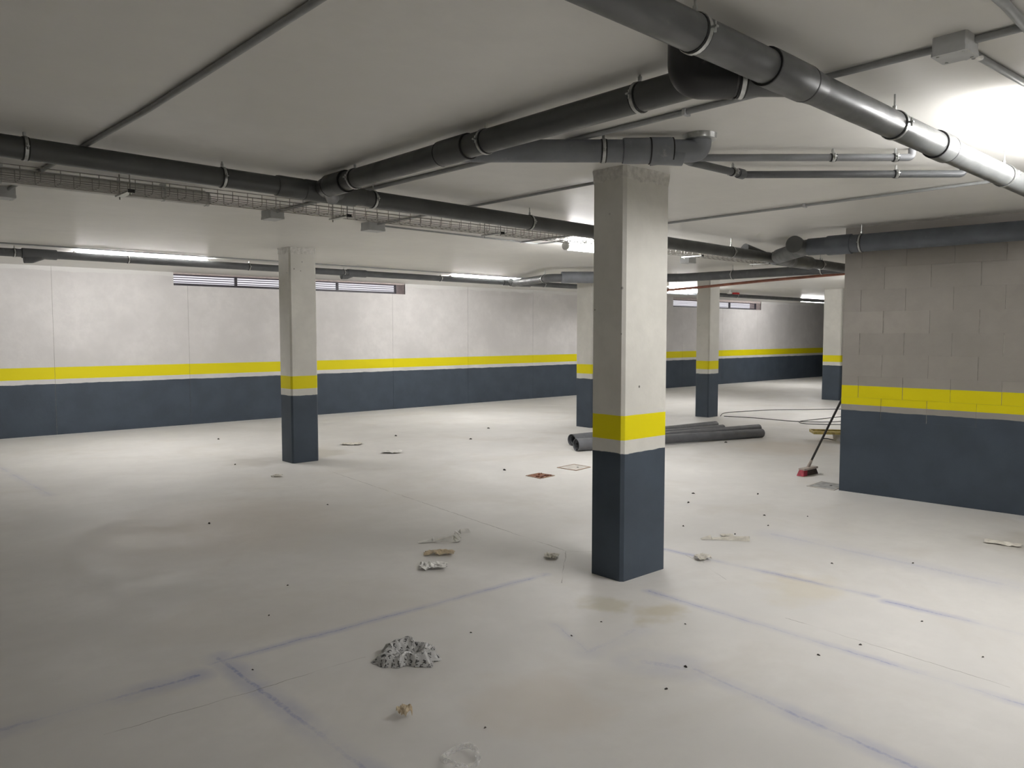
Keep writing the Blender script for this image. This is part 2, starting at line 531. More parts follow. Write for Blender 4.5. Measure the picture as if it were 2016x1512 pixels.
for k in range(8):
    z0, z1 = .70 + .2 * k + .0004, .70 + .2 * (k + 1) - .0004
    first = .36 if k % 2 == 0 else .155
    if k % 2 == 0: cuts = [0, .36]
    else: cuts = [0, .155]
    while cuts[-1] < 3.0: cuts.append(cuts[-1] + .3875)
    for a, b in zip(cuts[:-1], cuts[1:]):
        mb = MB()
        dpt = rng.uniform(-.0022, .0012)
        bbox(mb, a + (.0012 if a else 0), b - .0012 - rng.uniform(0, .0035), dpt, .02, z0, z1)
        mb.build('concrete_block', 'block', wall_right)
    mb = MB(); bbox(mb, cuts[-1] + .003, 8.2, 0, .02, z0, z1); mb.build('concrete_course', 'block', wall_right)
# return wall of the core, running away from the camera
mb = MB(); bbox(mb, 0, .20, .20, 5.0, 0, HC)
wr = mb.build('wall_core_side', 'block', loc=BA)
struct(wr, 'return of the block wall running away from the broom', 'wall')

# ------------------------------------------------------------------ columns
def column(x0, x1, y0, y1, label, collar=True, ch=.018, seed=0):
    cx, cy = (x0 + x1) / 2, (y0 + y1) / 2
    t = thing('concrete_column', label, 'column', (cx, cy, 0), 'painted concrete columns')
    poly = [(x0 + ch, y0), (x1 - ch, y0), (x1, y0 + ch), (x1, y1 - ch), (x1 - ch, y1), (x0 + ch, y1), (x0, y1 - ch), (x0, y0 + ch)]
    MB().prism(poly, 0, HC).build('shaft', 'column', t)
    if collar:
        rg = random.Random(seed)
        n = 14
        ring = []
        for (ax, ay), (bx_, by) in zip(poly, poly[1:] + poly[:1]):
            steps = max(1, int(math.hypot(bx_ - ax, by - ay) / .03))
            for s in range(steps):
                f = s / steps
                ring.append((ax + (bx_ - ax) * f, ay + (by - ay) * f))
        mbc = MB()
        k = len(ring)
        vs_ = []
        levels = [(HC - .075, .0), (HC - .06, .006), (HC - .02, .007), (HC - .0, .012)]
        for z, gr in levels:
            for (px, py) in ring:
                dx, dy = px - cx, py - cy
                L = math.hypot(dx, dy)
                j = gr * rg.uniform(.5, 1.4)
                vs_.append((px + dx / L * j, py + dy / L * j, z + (rg.uniform(-.012, .012) if z < HC - .01 else 0)))
        fs_ = []
        for a in range(len(levels) - 1):
            for b in range(k):
                fs_.append((a * k + b, a * k + (b + 1) % k, (a + 1) * k + (b + 1) % k, (a + 1) * k + b))
        mbc.add(vs_, fs_)
        mbc.build('top_collar', 'collar', t)
    return t
column(3.578, 4.005, 3.012, 3.272, 'nearest and largest concrete column in the middle, yellow band and dark grey base', seed=1)
column(4.070, 4.405, 8.345, 8.634, 'concrete column standing alone in front of the long wall and its louvre', seed=2)
column(9.150, 9.50, 8.36, 8.695, 'concrete column half hidden behind the nearest column, beside the loose pipes', collar=False)
column(11.85, 12.17, 8.02, 8.30, 'slim concrete column behind the loose floor pipes and the black cable', collar=False)
column(17.03, 17.40, 8.10, 8.52, 'farthest concrete column, at the edge of the block wall', collar=False)

# ------------------------------------------------------------------ pipe builders
def clamp(parent, p, axis, r, rod=True, width=.015, rod_top=HC - .0008, ear=1):
    """zinc pipe clamp with rubber liner, ears and the threaded rod to the ceiling"""
    p = Vector(p); a = Vector(axis).normalized()
    mb = MB()
    mb.tube([p - a * width / 2, p + a * width / 2], r + .0055, 24)
    side = a.cross(Vector((0, 0, 1))).normalized()
    for s in (-1, 1):
        c = p + side * s * (r + .012)
        mb.obox(c, side, a, (0, 0, 1), .011, width * .42, .003)
        mb.tube([c + side * .003 - Vector((0, 0, .016)), c + side * .003 + Vector((0, 0, .016))], .004, 8)
    topz = p.z + r + .005
    mb.tube([(p.x, p.y, topz - .004), (p.x, p.y, min(topz + .018, HC - .002))], .008, 6)
    cl = mb.build('pipe_clamp', 'zinc', parent, smooth=40)
    lm = MB()
    lm.tube([p - a * (width / 2 + .007), p + a * (width / 2 + .007)], r + .0025, 24)
    lm.build('rubber_liner', 'rubber', cl, smooth=40)
    if rod:
        MB().tube([(p.x, p.y, topz), (p.x, p.y, rod_top)], .004, 8).build('threaded_rod', 'zinc', cl, smooth=40)
    return cl

def sleeve(parent, p0, p1, r, mat, gasket=True, name='coupling'):
    """push-fit socket over the pipe between two points, with a black ring at its mouth"""
    p0, p1 = Vector(p0), Vector(p1)
    a = (p1 - p0).normalized()
    L = (p1 - p0).length
    b = min(.012, L * .12)
    cp = MB().tube([p0, p0 + a * .001, p0 + a * b, p1 - a * b, p1 - a * .001, p1], [r + .003, r + .006, r + .008, r + .008, r + .006, r + .003], 28).build(name, mat, parent, smooth=50)
    if gasket:
        for q in (p0, p1):
            MB().tube([q - a * .003, q + a * .003], r + .0075, 28).build('gasket_ring', 'rubber', cp, smooth=50)
    return cp

def run(name, label, pts, r, mat, bend=.10, group='grey drain pipes under the ceiling', cat='pipe', n=28):
    t = thing(name, label, cat, pts[0], group)
    path = fillet(pts, bend) if len(pts) > 2 else pts
    MB().tube(path, r, n).build('pipe', mat, t, smooth=50)
    return t

R = .055
# pipe A: nearest, crossing the picture from the top edge to the right edge
zA = lambda x: 2.378 - .0164 * (x - 1.95)
A = lambda x, y=1.40: (x, y, zA(x))
tA = run('drain_pipe', 'nearest dark grey drain pipe, from the top edge to the right edge under the lamp', [A(-1.0), A(8.2)], R, 'pvc')
for x in (.35, 1.97, 3.36, 4.74, 6.3):
    clamp(tA, A(x), (1, 0, -.0164), R)
sleeve(tA, A(2.365), A(2.615), R, 'pvc')
MB().tube([A(2.615), A(2.70)], [R + .0055, R], 28).build('socket_taper', 'pvc', tA, smooth=50)
sleeve(tA, A(3.80), A(3.93), R, 'pvc')

# pipe B: from the nearest pipe away to the long left pipe
zB = 2.395
B = lambda y: (2.39, y, zB)
tB = run('drain_pipe', 'dark drain pipe running away from the black elbow to the long left pipe', [B(1.47), B(4.30)], R, 'pvc')
for y in (4.04, 2.86, 1.945):
    clamp(tB, B(y), (0, 1, 0), R)
sleeve(tB, B(2.985), B(3.20), R, 'pvc')
sleeve(tB, B(4.14), B(4.34), R + .003, 'pvc')
MB().tube(fillet([B(4.30), B(4.42), (2.55, 4.50, 2.385), (2.72, 4.50, 2.382)], .06), R + .001, 28).build('wye_branch', 'pvc', tB, smooth=50)
MB().tube([(2.39, 4.36, zB - .02), (2.47, 4.45, zB - .055)], .040, 20).build('inspection_plug', 'pvc_small', tB, smooth=50)

# pipe C: long left pipe
zC = lambda x: 2.400 - .0103 * max(x - .8, -1.0)
C_ = lambda x: (x, 4.475 + .012 * min(x, 7), zC(x))
tC = run('drain_pipe', 'long dark drain pipe crossing from the left edge, above the wire cable tray', [C_(-3.9), C_(-.2), C_(2.4), C_(7.0), C_(11.2)], R, 'pvc', bend=.05)
for x in (-.6, .816, 1.793, 2.80, 4.23, 5.7, 7.10, 9.0):
    clamp(tC, C_(x), (1, .012, -.0103), R)
sleeve(tC, C_(2.12), C_(2.30), R, 'pvc', gasket=False)
sleeve(tC, C_(2.30), C_(2.66), R + .002, 'pvc', gasket=False, name='wye_fitting')
sleeve(tC, C_(5.0), C_(5.13), R, 'pvc')
sleeve(tC, C_(7.95), C_(8.75), R + .012, 'pvc', gasket=False, name='wye_fitting')
MB().tube([C_(7.75), (7.45, 4.62, 2.40)], [R, R], 20).build('wye_branch', 'pvc', tC, smooth=50)

# pipe F: dusty drop pipe above the nearest column
zF = 2.400
dF = Vector((.7455, -.6665, 0))
F0 = Vector((2.435, 3.105, zF))
F = lambda s: F0 + dF * s
Fel = Vector((3.299, 2.296, 0))
sE = (Fel - F0).dot(dF)
pe = F(sE)
tF = thing('drain_pipe', 'dusty grey drain pipe above the nearest column, with elbow into the ceiling', 'pipe', (F0.x, F0.y, zF), 'grey drain pipes under the ceiling')
MB().tube(fillet([F(0), pe, (pe.x, pe.y, HC - .001)], .075), R, 28).build('pipe', 'pvc_dusty', tF, smooth=50)
clamp(tF, F(.705), dF, R)
sleeve(tF, F(.80), F(.935), R, 'pvc_dusty', gasket=False)
sleeve(tF, F(.935), F(1.045), R + .003, 'pvc_dusty', gasket=True)
MB().tube([(pe.x, pe.y, HC - .030), (pe.x, pe.y, HC - .026), (pe.x, pe.y, HC - .001)], [.066, .080, .082], 28).build('ceiling_collar', 'zinc', tF, smooth=50)
# wye cup under its end where the two small pipes join
MB().tube([F(.97) - Vector((0, 0, .01)), F(1.10) - Vector((0, 0, .022))], [R + .002, R - .004], 24).build('branch_socket', 'pvc_dusty', tF, smooth=50)

# black elbow and short pipe D under the nearest pipe
D0 = Vector((2.285, 1.672, 2.372)); dD = Vector((.7455, -.6665, 0))
tD = thing('drain_pipe', 'black elbow from the ceiling with short pipe, tucked behind the nearest pipe', 'pipe', (D0.x, D0.y, HC), 'grey drain pipes under the ceiling')
zD = 2.362
el = fillet([(2.262, 1.640, HC), (2.262, 1.640, zD), Vector((2.262, 1.640, zD)) + dD * .16], .105, 12)
MB().tube(el, R + .008, 30).build('elbow', 'pvc_black', tD, smooth=50)
MB().tube([Vector((2.262, 1.640, zD)) + dD * .10, Vector((2.262, 1.640, zD)) + dD * .34], R, 28).build('pipe', 'pvc', tD, smooth=50)
clamp(tD, Vector((2.262, 1.640, zD)) + dD * .185, dD, R + .003, rod=False)

# two small waste pipes
r2 = .0165
zS = 2.432
tS = run('waste_pipe', 'thin pale grey waste pipe with white elbow, upper one beside the dusty elbow', [(3.36, 2.66, 2.405), (3.50, 2.55, zS), (4.40, 1.735, zS), (4.40, 1.735, HC - .001)], .019, 'pvc_small', bend=.035, group='thin waste pipes', n=16)
for p in ((4.09, 2.016), (4.335, 1.794)):
    clamp(tS, (p[0], p[1], zS), dF, .019, width=.016)
tS2 = run('waste_pipe', 'thin dark grey waste pipe with a bend, lower one beside the dusty elbow', [(3.30, 2.42, 2.385), (3.60, 2.575, 2.428), (4.12, 2.565, 2.428), (5.05, 1.70, 2.428), (5.05, 1.70, HC - .001)], .021, 'pvc_mid', bend=.05, group='thin waste pipes', n=16)
clamp(tS2, (4.00, 2.567, 2.428), (1, 0, 0), .021, width=.016)
clamp(tS2, (4.765, 1.965, 2.428), dF, .021, width=.016)
sleeve(tS2, (4.05, 2.566, 2.428), (4.11, 2.566, 2.428), .021, 'pvc_mid', gasket=False)

# pipe G: along the long wall
RG = .046
zG = lambda x: 2.400 - .0008 * (x - 2)
yG = lambda x: 10.26 + .018 * min(x, 9)
G = lambda x: (x, yG(x), zG(x))
tG = run('drain_pipe', 'dark drain pipe running along the long wall just below the ceiling', [G(-3.9), G(9.0), G(30)], RG, 'pvc_mid', bend=.05)
for x in (1.73, 2.925, 4.46, 5.92, 7.72, 10.1, 12.5, 14.5, 16.5):
    clamp(tG, G(x), (1, .02, 0), RG)
sleeve(tG, G(1.80), G(2.15), RG + .004, 'pvc_mid', gasket=False)
MB().tube(fillet([(2.05, yG(2), 2.40), (1.90, yG(2), 2.335), (1.82, yG(2), 2.33)], .05), .043, 20).build('wye_branch', 'pvc_mid', tG, smooth=50)
MB().tube(fillet([(6.12, yG(6), 2.40), (5.97, yG(6), 2.345), (5.88, yG(6), 2.34)], .05), .043, 20).build('wye_branch', 'pvc_mid', tG, smooth=50)
sleeve(tG, G(5.98), G(6.3), RG + .002, 'pvc_mid', gasket=False)
sleeve(tG, G(9.10), G(9.22), RG, 'pvc_mid')
sleeve(tG, G(9.25), G(9.75), RG + .006, 'pvc_mid', gasket=False, name='wye_fitting')

# pipe K: from the wall pipe across the far bay
zK = 2.345
tK = run('drain_pipe', 'drain pipe crossing the far bay above the slim column, with a wide sleeve', [(9.33, 10.40, 2.385), (8.28, 8.42, 2.325), (9.88, 7.20, 2.34), (9.98, 4.62, 2.335)], .062, 'pvc_mid', bend=.16)
sleeve(tK, (8.42, 8.313, 2.335), (8.92, 7.932, 2.340), .078, 'pvc_dusty', gasket=False, name='wide_sleeve')
MB().tube([(9.30, 10.40, 2.375), (9.20, 10.33, 2.42)], .045, 20).build('inspection_plug', 'pvc_mid', tK, smooth=50)
for p, ax in (((9.915, 6.33, 2.338), (.03, -1, 0)), ((9.965, 5.02, 2.336), (.03, -1, 0)), ((8.385, 8.63, 2.33), (.45, .89, 0))):
    clamp(tK, p, ax, .062)
ot = thing('orange_conduit', 'orange conduit slung just below the pipe that crosses the far bay', 'conduit', (10.3, 7.6, 2.2))
MB().tube([(10.3, 8.6, 2.165), (10.3, 7.23, 2.208), (10.3, 6.09, 2.256), (10.3, 4.93, 2.290), (10.3, 3.7, 2.31)], .020, 12).build('tube', 'orange', ot, smooth=50)
for y, z in ((7.6, 2.197), (5.7, 2.266), (4.3, 2.30)):
    MB().tube([(10.3, y, z), (10.3, y, HC)], .003, 6).build('hanger_rod', 'zinc', ot)

# pipe J: thick pipe along the top of the block wall
J = lambda u: bw(u, -.165, 2.314)
RJ = .080
tJ = thing('drain_pipe', 'thick blue-grey drain pipe along the top of the block wall, capped wye at its end', 'pipe', J(-.5), 'grey drain pipes under the ceiling')
MB().tube([J(7.8), J(-.28)], RJ, 30).build('pipe', 'pvc_blue', tJ, smooth=50)
sleeve(tJ, J(.12), J(-.10), RJ + .002, 'pvc_blue', gasket=False)
clamp(tJ, J(.205), BD, RJ)
clamp(tJ, J(2.4), BD, RJ)
je = J(-.28)
MB().tube(fillet([J(-.08), J(-.30), (7.55, 4.28, 2.30), (8.30, 4.55, 2.315)], .12), [RJ] * 9 + [RJ] * 9 + [RJ * .9, .066][:2] if False else RJ * .92, 28).build('wye_branch', 'pvc_mid', tJ, smooth=50)
cp0 = J(-.34)
cdir = Vector((-.80, -.10, .05)).normalized()
cpo = MB().tube([cp0, cp0 + cdir * .20], .070, 26).build('branch_stub', 'pvc_mid', tJ, smooth=50)
MB().tube([cp0 + cdir * .17, cp0 + cdir * .215, cp0 + cdir * .222], [.080, .080, .070], 26).build('screw_cap', 'pvc', cpo, smooth=50)

# ------------------------------------------------------------------ conduits and junction boxes
def conduit(pts, label, r=.0125, saddles=()):
    t = thing('ceiling_conduit', label, 'conduit', pts[0], 'plastic conduits fixed to the ceiling')
    MB().tube(fillet(pts, .06) if len(pts) > 2 else pts, r, 14).build('tube', 'conduit', t, smooth=50)
    for (x, y) in saddles:
        MB().box(x - .022, x + .022, y - .008, y + .008, HC - .029, HC).build('saddle', 'box_plastic', t)
    return t
zc = HC - .0135
conduit([(1.03, 6.22, zc), (1.13, 3.6, zc), (1.19, -4.9, zc)], 'ceiling conduit running back from behind the long left pipe to the top edge', saddles=((1.055, 5.6),))
conduit([(2.80, 5.98, zc), (2.89, 3.0, zc), (2.905, 1.07, zc)], 'ceiling conduit between the small box above the tray and the box by the bright lamp', saddles=((2.84, 4.9), (2.9, 2.1)))
conduit([(2.905, .965, zc), (2.91, -4.9, zc)], 'ceiling conduit leaving the top right junction box towards the right edge', saddles=((2.907, .2),))
conduit([(3.795, 6.05, zc), (3.805, 3.30, zc)], 'thin ceiling conduit passing behind the top of the nearest column', r=.010, saddles=((3.81, 4.9),))
conduit([(5.66, 6.2, zc), (5.655, 1.50, zc)], 'thin ceiling conduit crossing right of the nearest column towards the block wall', r=.010, saddles=((5.66, 3.0),))
conduit([(-3.9, 9.93, HC - .0085), (5.4, 10.10, HC - .0085), (12.5, 10.30, HC - .0085)], 'thin ceiling conduit running alongside the wall pipe', r=.008)
conduit([(2.96, 1.01, zc), (3.62, .985, zc)], 'short conduit joining the top right junction box to the bright lamp')
conduit([(-3.9, .80, zc), (2.66, .80, zc), (2.95, .815, zc), (6.6, .83, zc)], 'grey conduit cutting across the top right corner of the ceiling', r=.014)
conduit([(3.86, 6.10, zc), (5.90, 6.19, zc), (5.95, 5.80, zc)], 'thin ceiling conduit from the small box to the lit lamp behind the tray', r=.008)

def junction_box(x0, x1, y0, y1, label, h=.062):
    t = thing('junction_box', label, 'junction box', ((x0 + x1) / 2, (y0 + y1) / 2, HC), 'grey junction boxes on the ceiling')
    c = .006
    poly = [(x0 + c, y0), (x1 - c, y0), (x1, y0 + c), (x1, y1 - c), (x1 - c, y1), (x0 + c, y1), (x0, y1 - c), (x0, y0 + c)]
    MB().prism(poly, HC - h * .72, HC).build('box_body', 'box_plastic', t)
    lid = MB().prism([(x + (.002 if x > (x0 + x1) / 2 else -.002), y + (.002 if y > (y0 + y1) / 2 else -.002)) for x, y in poly], HC - h, HC - h * .72).build('lid', 'box_plastic', t)
    for xx in (x0 + .015, x1 - .015):
        for yy in (y0 + .015, y1 - .015):
            MB().tube([(xx, yy, HC - h - .002), (xx, yy, HC - h + .002)], .005, 8).build('lid_screw', 'zinc', lid)
    return t
jb = junction_box(2.825, 2.935, .955, 1.063, 'grey plastic junction box beside the bright lamp at top right')
MB().tube([(2.93, 1.01, HC - .03), (2.985, 1.008, HC - .03)], .019, 14).build('cable_gland', 'box_plastic', jb, smooth=50)
MB().tube([(2.95, .975, HC - .055), (2.995, .972, HC - .05), (3.04, .98, HC - .035)], .008, 10).build('cable_tail', 'white_plastic', jb, smooth=50)
junction_box(2.74, 2.86, 5.93, 6.10, 'small ceiling junction box left of the alone-standing column, above the tray', h=.07)
junction_box(3.70, 3.87, 6.03, 6.17, 'small ceiling junction box right of the alone-standing column', h=.07)
junction_box(8.50, 8.66, 6.08, 6.22, 'small ceiling junction box behind the wire tray, right of the nearest column', h=.07)
junction_box(.95, 1.07, 6.22, 6.36, 'junction box cut off by the left edge, under the long left pipe', h=.07)

# ------------------------------------------------------------------ lamps
def lamp(x0, x1, y, label, lit, r=.043, gap=.040):
    """sealed tube lamp: slim spine on brackets, full round diffuser that also shines sideways and up"""
    t = thing('tube_lamp', label, 'lamp', ((x0 + x1) / 2, y, HC), 'sealed tube lamps on the ceiling')
    zt = HC - gap - r
    MB().tube([(x0 + .03, y, zt), (x1 - .03, y, zt)], r, 20).build('diffuser', 'lamp_on' if lit else 'lamp_off', t, smooth=40)
    MB().box(x0 + .03, x1 - .03, y - .014, y + .014, zt + r - .004, zt + r + .007).build('spine', 'lamp_house', t)
    for xa, xb in ((x0, x0 + .03), (x1 - .03, x1)):
        s = -1 if xa == x0 else 1
        MB().tube([((xa + xb) / 2 - s * .015, y, zt), ((xa + xb) / 2 + s * .008, y, zt), ((xa + xb) / 2 + s * .015, y, zt)], [r + .003, r + .003, r - .008], 20).build('end_cap', 'lamp_house', t, smooth=40)
    for k in (.2, .8):
        xm = x0 + (x1 - x0) * k
        MB().box(xm - .015, xm + .015, y - .022, y + .022, HC - gap - .003, HC - .0005).build('ceiling_bracket', 'zinc', t)
        MB().tube([(xm - .007, y, zt), (xm + .007, y, zt)], r + .002, 20, inner=r + .0005).build('clip', 'zinc', t, smooth=40)
    return t
lamp(3.68, 5.18, .965, 'lit tube lamp at the right edge, flooding the ceiling beside the nearest pipe', True, gap=.095)
lamp(.55, 2.07, 5.43, 'unlit tube lamp at left, just behind the wire cable tray', False, gap=.020, r=.046)
lamp(5.86, 7.36, 5.74, 'lit tube lamp behind the wire tray, its end at the nearest column', True, gap=.030)
lamp(2.36, 3.96, 10.47, 'lit tube lamp behind the wall pipe, far left', True, r=.043, gap=.006)
lamp(8.05, 9.65, 10.59, 'lit tube lamp behind the wall pipe, left of the half-hidden column', True, r=.043, gap=.006)
lamp(13.4, 14.75, 10.12, 'lit tube lamp seen left of the slim column', True, gap=.02)
lamp(20.5, 22.0, 10.95, 'lit tube lamp glaring in the far right corner', True, gap=.02)
lamp(13.2, 14.7, 5.74, 'unseen tube lamp added behind the block wall to light the far bay', True)  # unseen lamp, added to brighten the far floor
lamp(.1, 1.6, -3.9, 'unseen tube lamp added as fill light behind the viewpoint', True)  # unseen lamp, added as fill for the near floor and ceiling

# small detector near the far wall
dt = thing('ceiling_detector', 'small white ceiling detector with a red base right of the slim column', 'detector', (15.7, 10.1, HC))
MB().tube([(15.7, 10.1, HC), (15.7, 10.1, HC - .05)], [.03, .03], 14).build('mount', 'white_plastic', dt, smooth=50)
MB().tube([(15.7, 10.1, HC - .05), (15.7, 10.1, HC - .075), (15.7, 10.1, HC - .085)], [.055, .055, .03], 16).build('dome', 'white_plastic', dt, smooth=50)
MB().box(15.78, 15.95, 10.0, 10.08, HC - .09, HC - .05).build('red_sounder', 'red', dt)

# ------------------------------------------------------------------ wire cable tray
tt = thing('cable_tray', 'galvanised wire mesh cable tray below the long left pipe', 'cable tray', (-3.5, 5.17, 2.35))
ty0, ty1, tz0, tz1 = 5.10, 5.25, 2.355, 2.427
tx0, tx1 = -3.5, 8.9
for (y, z) in ((ty0, tz1), (ty0, (tz0 * 2 + tz1) / 3), (ty0, (tz0 + 2 * tz1) / 3), (ty0, tz0), (ty0 + .05, tz0), (ty0 + .10, tz0), (ty1, tz0), (ty1, (tz0 + tz1) / 2), (ty1, tz1)):
    MB().tube([(tx0, y, z), (tx1, y, z)], .0024, 6).build('long_wire', 'wire', tt)
cross = MB().tube([(tx0, ty0, tz1), (tx0, ty0, tz0 + .012), (tx0, ty0 + .012, tz0), (tx0, ty1 - .012, tz0), (tx0, ty1, tz0 + .012), (tx0, ty1, tz1)], .0024, 6).build('cross_wire', 'wire', tt)
for k in range(1, int((tx1 - tx0) / .1) + 1):
    c = cross.copy(); COL.objects.link(c); c.parent = tt
    c.location = cross.location + Vector((k * .1, 0, 0))
for x in (-1.4, 0.05, 1.46, 2.93, 4.40, 5.85, 7.3, 8.7):
    hb = MB().box(x - .02, x + .02, ty0 - .055, ty1 + .055, tz0 - .014, tz0 - .003).build('hanger_bracket', 'zinc', tt)
    for y in (ty0 - .03, ty1 + .03):
        MB().tube([(x, y, tz0 - .03), (x, y, HC)], .004, 8).build('threaded_rod', 'wire', hb)
    MB().box(x - .018, x + .018, ty0 - .062, ty0 - .050, tz0 - .018, tz0 + .002).build('end_plug', 'rubber', hb)

# ------------------------------------------------------------------ louvres in the long wall
def louvre(x0, x1, z0, z1, label, mull, blank):
    t = thing('wall_louvre', label, 'louvre', ((x0 + x1) / 2, YW + .03, z0), 'long ventilation louvres at the top of the wall')
    y = YW + .03
    xe = x1 - blank
    n = 4
    pitch = (z1 - z0 - .028) / n
    for k in range(n):
        zc_ = z0 + .028 + pitch * (k + 1) - .006
        vs_ = []
        for x in (x0, xe):
            vs_ += [(x, y - .012, zc_ - .013), (x, y + .040, zc_ - .004), (x, y + .040, zc_ + .005), (x, y - .012, zc_ - .001)]
        MB().add(vs_, [(0, 1, 2, 3), (7, 6, 5, 4), (0, 4, 5, 1), (1, 5, 6, 2), (2, 6, 7, 3), (3, 7, 4, 0)]).build('slat', 'slat', t)
    MB().box(x0, xe, y - .014, y + .04, z0, z0 + .034).build('bottom_rail', 'louvre_frame', t)
    MB().box(xe - .02, xe, y - .014, y + .04, z0, z1).build('end_rail', 'louvre_frame', t)
    for m in mull:
        MB().box(m - .015, m + .015, y - .016, y + .04, z0, z1).build('mullion', 'louvre_frame', t)
    return t
louvre(4.385, 8.83, 2.275, 2.45, 'long slatted louvre at the top of the wall behind the alone-standing column', (5.42, 7.35), .19)
louvre(17.605, 22.09, 2.225, 2.415, 'farther slatted louvre seen on both sides of the slim column', (18.9, 20.4), .25)

# ------------------------------------------------------------------ loose pipes on the floor
def loose(p0, p1, label, r, bell=None):
    """hollow plastic pipe, with a wider socket on its left mouth where bell is given"""
    p0, p1 = Vector(p0), Vector(p1)
    t = thing('loose_pipe', label, 'pipe', (p0.x, p0.y, 0), 'loose grey pipes lying on the floor')
    d = (p1 - p0).normalized()
    MB().tube([p0 + d * (.02 if bell else 0), p1], r, 30, inner=r - .005).build('pipe', 'pvc_floor', t, smooth=50)
    if bell:
        MB().tube([p0, p0 + d * .40, p0 + d * .46], [bell, bell, r + .001], 30, inner=[bell - .006, bell - .006, r - .004]).build('socket', 'pvc_floor', t, smooth=50)
loose((7.50, 7.20, .0785), (10.58, 7.015, .0585), 'loose grey pipe on the floor, farthest of the bundle, its left mouth set back', .058, .078)
loose((7.197, 6.831, .0805), (10.172, 5.967, .0625), 'loose grey pipe on the floor, nearest of the bundle, its left mouth in front', .062, .080)
loose((8.40, 6.815, .0585), (10.70, 6.330, .0585), 'loose grey pipe on the floor, second nearest, long right end showing', .058)
loose((8.45, 6.985, .0585), (10.284, 6.692, .0585), 'loose grey pipe on the floor, third from the front, short end showing', .055)

# ------------------------------------------------------------------ covers in the floor
def cover(quad, label, plate, frame, inset=.02, h=.006):
    cx = sum(q[0] for q in quad) / 4; cy = sum(q[1] for q in quad) / 4
    t = thing('drain_cover', label, 'drain cover', (cx, cy, 0))
    inn = [(cx + (x - cx) * .90, cy + (y - cy) * .90) for x, y in quad]
    mb_ = MB()
    for i in range(4):
        j = (i + 1) % 4
        mb_.prism([quad[i], quad[j], inn[j], inn[i]], .0, h)
    mb_.build('frame', frame, t)
    inn2 = [(cx + (x - cx) * .88, cy + (y - cy) * .88) for x, y in quad]
    MB().prism(inn2, 0, h * .75).build('plate', plate, t)
    MB().tube([(cx + .02, cy - .03, h * .6), (cx + .02, cy - .03, h * 1.2)], .012, 10).build('lifting_hole', 'rubber', t)
    return t
t = cover([(5.54, 5.76), (5.775, 5.785), (5.76, 6.01), (5.545, 5.99)], 'rusty brown drain cover in the floor left of the nearest column', 'rust', 'frame_brown')
rg = random.Random(5)
for k in range(10):
    x, y, s = rg.uniform(5.57, 5.74), rg.uniform(5.79, 5.97), rg.uniform(.006, .016)
    MB().obox((x, y, .006 + s * .4), (1, rg.uniform(-1, 1), .2), (-rg.uniform(-1, 1), 1, 0), (0, 0, 1), s, s * .7, s * .5).build('rust_flake', 'rust', t)
cover([(6.16, 5.84), (6.45, 5.89), (6.45, 6.15), (6.14, 6.12)], 'pale concrete drain cover beside the nearest column, behind the rusty one', 'cover_conc', 'frame_brown')
cover([(7.22, 3.46), (7.56, 3.50), (7.56, 3.76), (7.22, 3.74)], 'grey drain cover at the foot of the block wall, near the broom', 'cover_grey', 'cover_conc')

# ------------------------------------------------------------------ broom
bt = thing('broom', 'push broom with red-ended dark bristles leaning on the block wall', 'broom', (7.82, 4.05, 0))
bc = Vector((7.83, 4.04, 0)); bax = Vector((1, -.05, 0)).normalized(); bay = Vector((.05, 1, 0))
tilt = Vector((0, .25, 1)).normalized()
MB().obox(bc + Vector((0, 0, .070)), bax, bay, (0, .1, 1), .135, .032, .010).build('brush_block', 'broom_block', bt)
vs_ = []
for s, (hx, hy, z) in enumerate(((.115, .024, .062), (.135, .036, .004))):
    for i, j in ((-1, -1), (1, -1), (1, 1), (-1, 1)):
        vs_.append(bc + bax * (i * hx) + bay * (j * hy) + Vector((0, 0, z)))
MB().add(vs_, [(0, 1, 2, 3), (7, 6, 5, 4), (0, 4, 5, 1), (1, 5, 6, 2), (2, 6, 7, 3), (3, 7, 4, 0)]).build('bristles', 'bristle', bt)
vs_ = []
for s, (o, hy, z) in enumerate(((-.100, .026, .064), (-.125, .039, .003))):
    for i, j in ((-.035, -1), (.04, -1), (.04, 1), (-.035, 1)):
        vs_.append(bc + bax * (o + i) + bay * (j * hy) + Vector((0, 0, z)))
MB().add(vs_, [(0, 1, 2, 3), (7, 6, 5, 4), (0, 4, 5, 1), (1, 5, 6, 2), (2, 6, 7, 3), (3, 7, 4, 0)]).build('bristle_end', 'bristle_red', bt)['label'] = 'red bristles at the end of the brush'
hb0 = Vector((7.85, 4.05, .085)); hb1 = Vector((7.681, 3.486, 1.145))
hd = (hb1 - hb0).normalized()
MB().tube([hb0 - hd * .01, hb0 + hd * .09], [.018, .013], 14).build('ferrule', 'broom_block', bt, smooth=50)
MB().tube([hb0 + hd * .05, hb1], .0115, 12).build('handle', 'handle', bt, smooth=50)
MB().tube([hb1 - hd * .02, hb1 + hd * .02], .014, 12).build('handle_tip', 'bristle_red', bt, smooth=50)

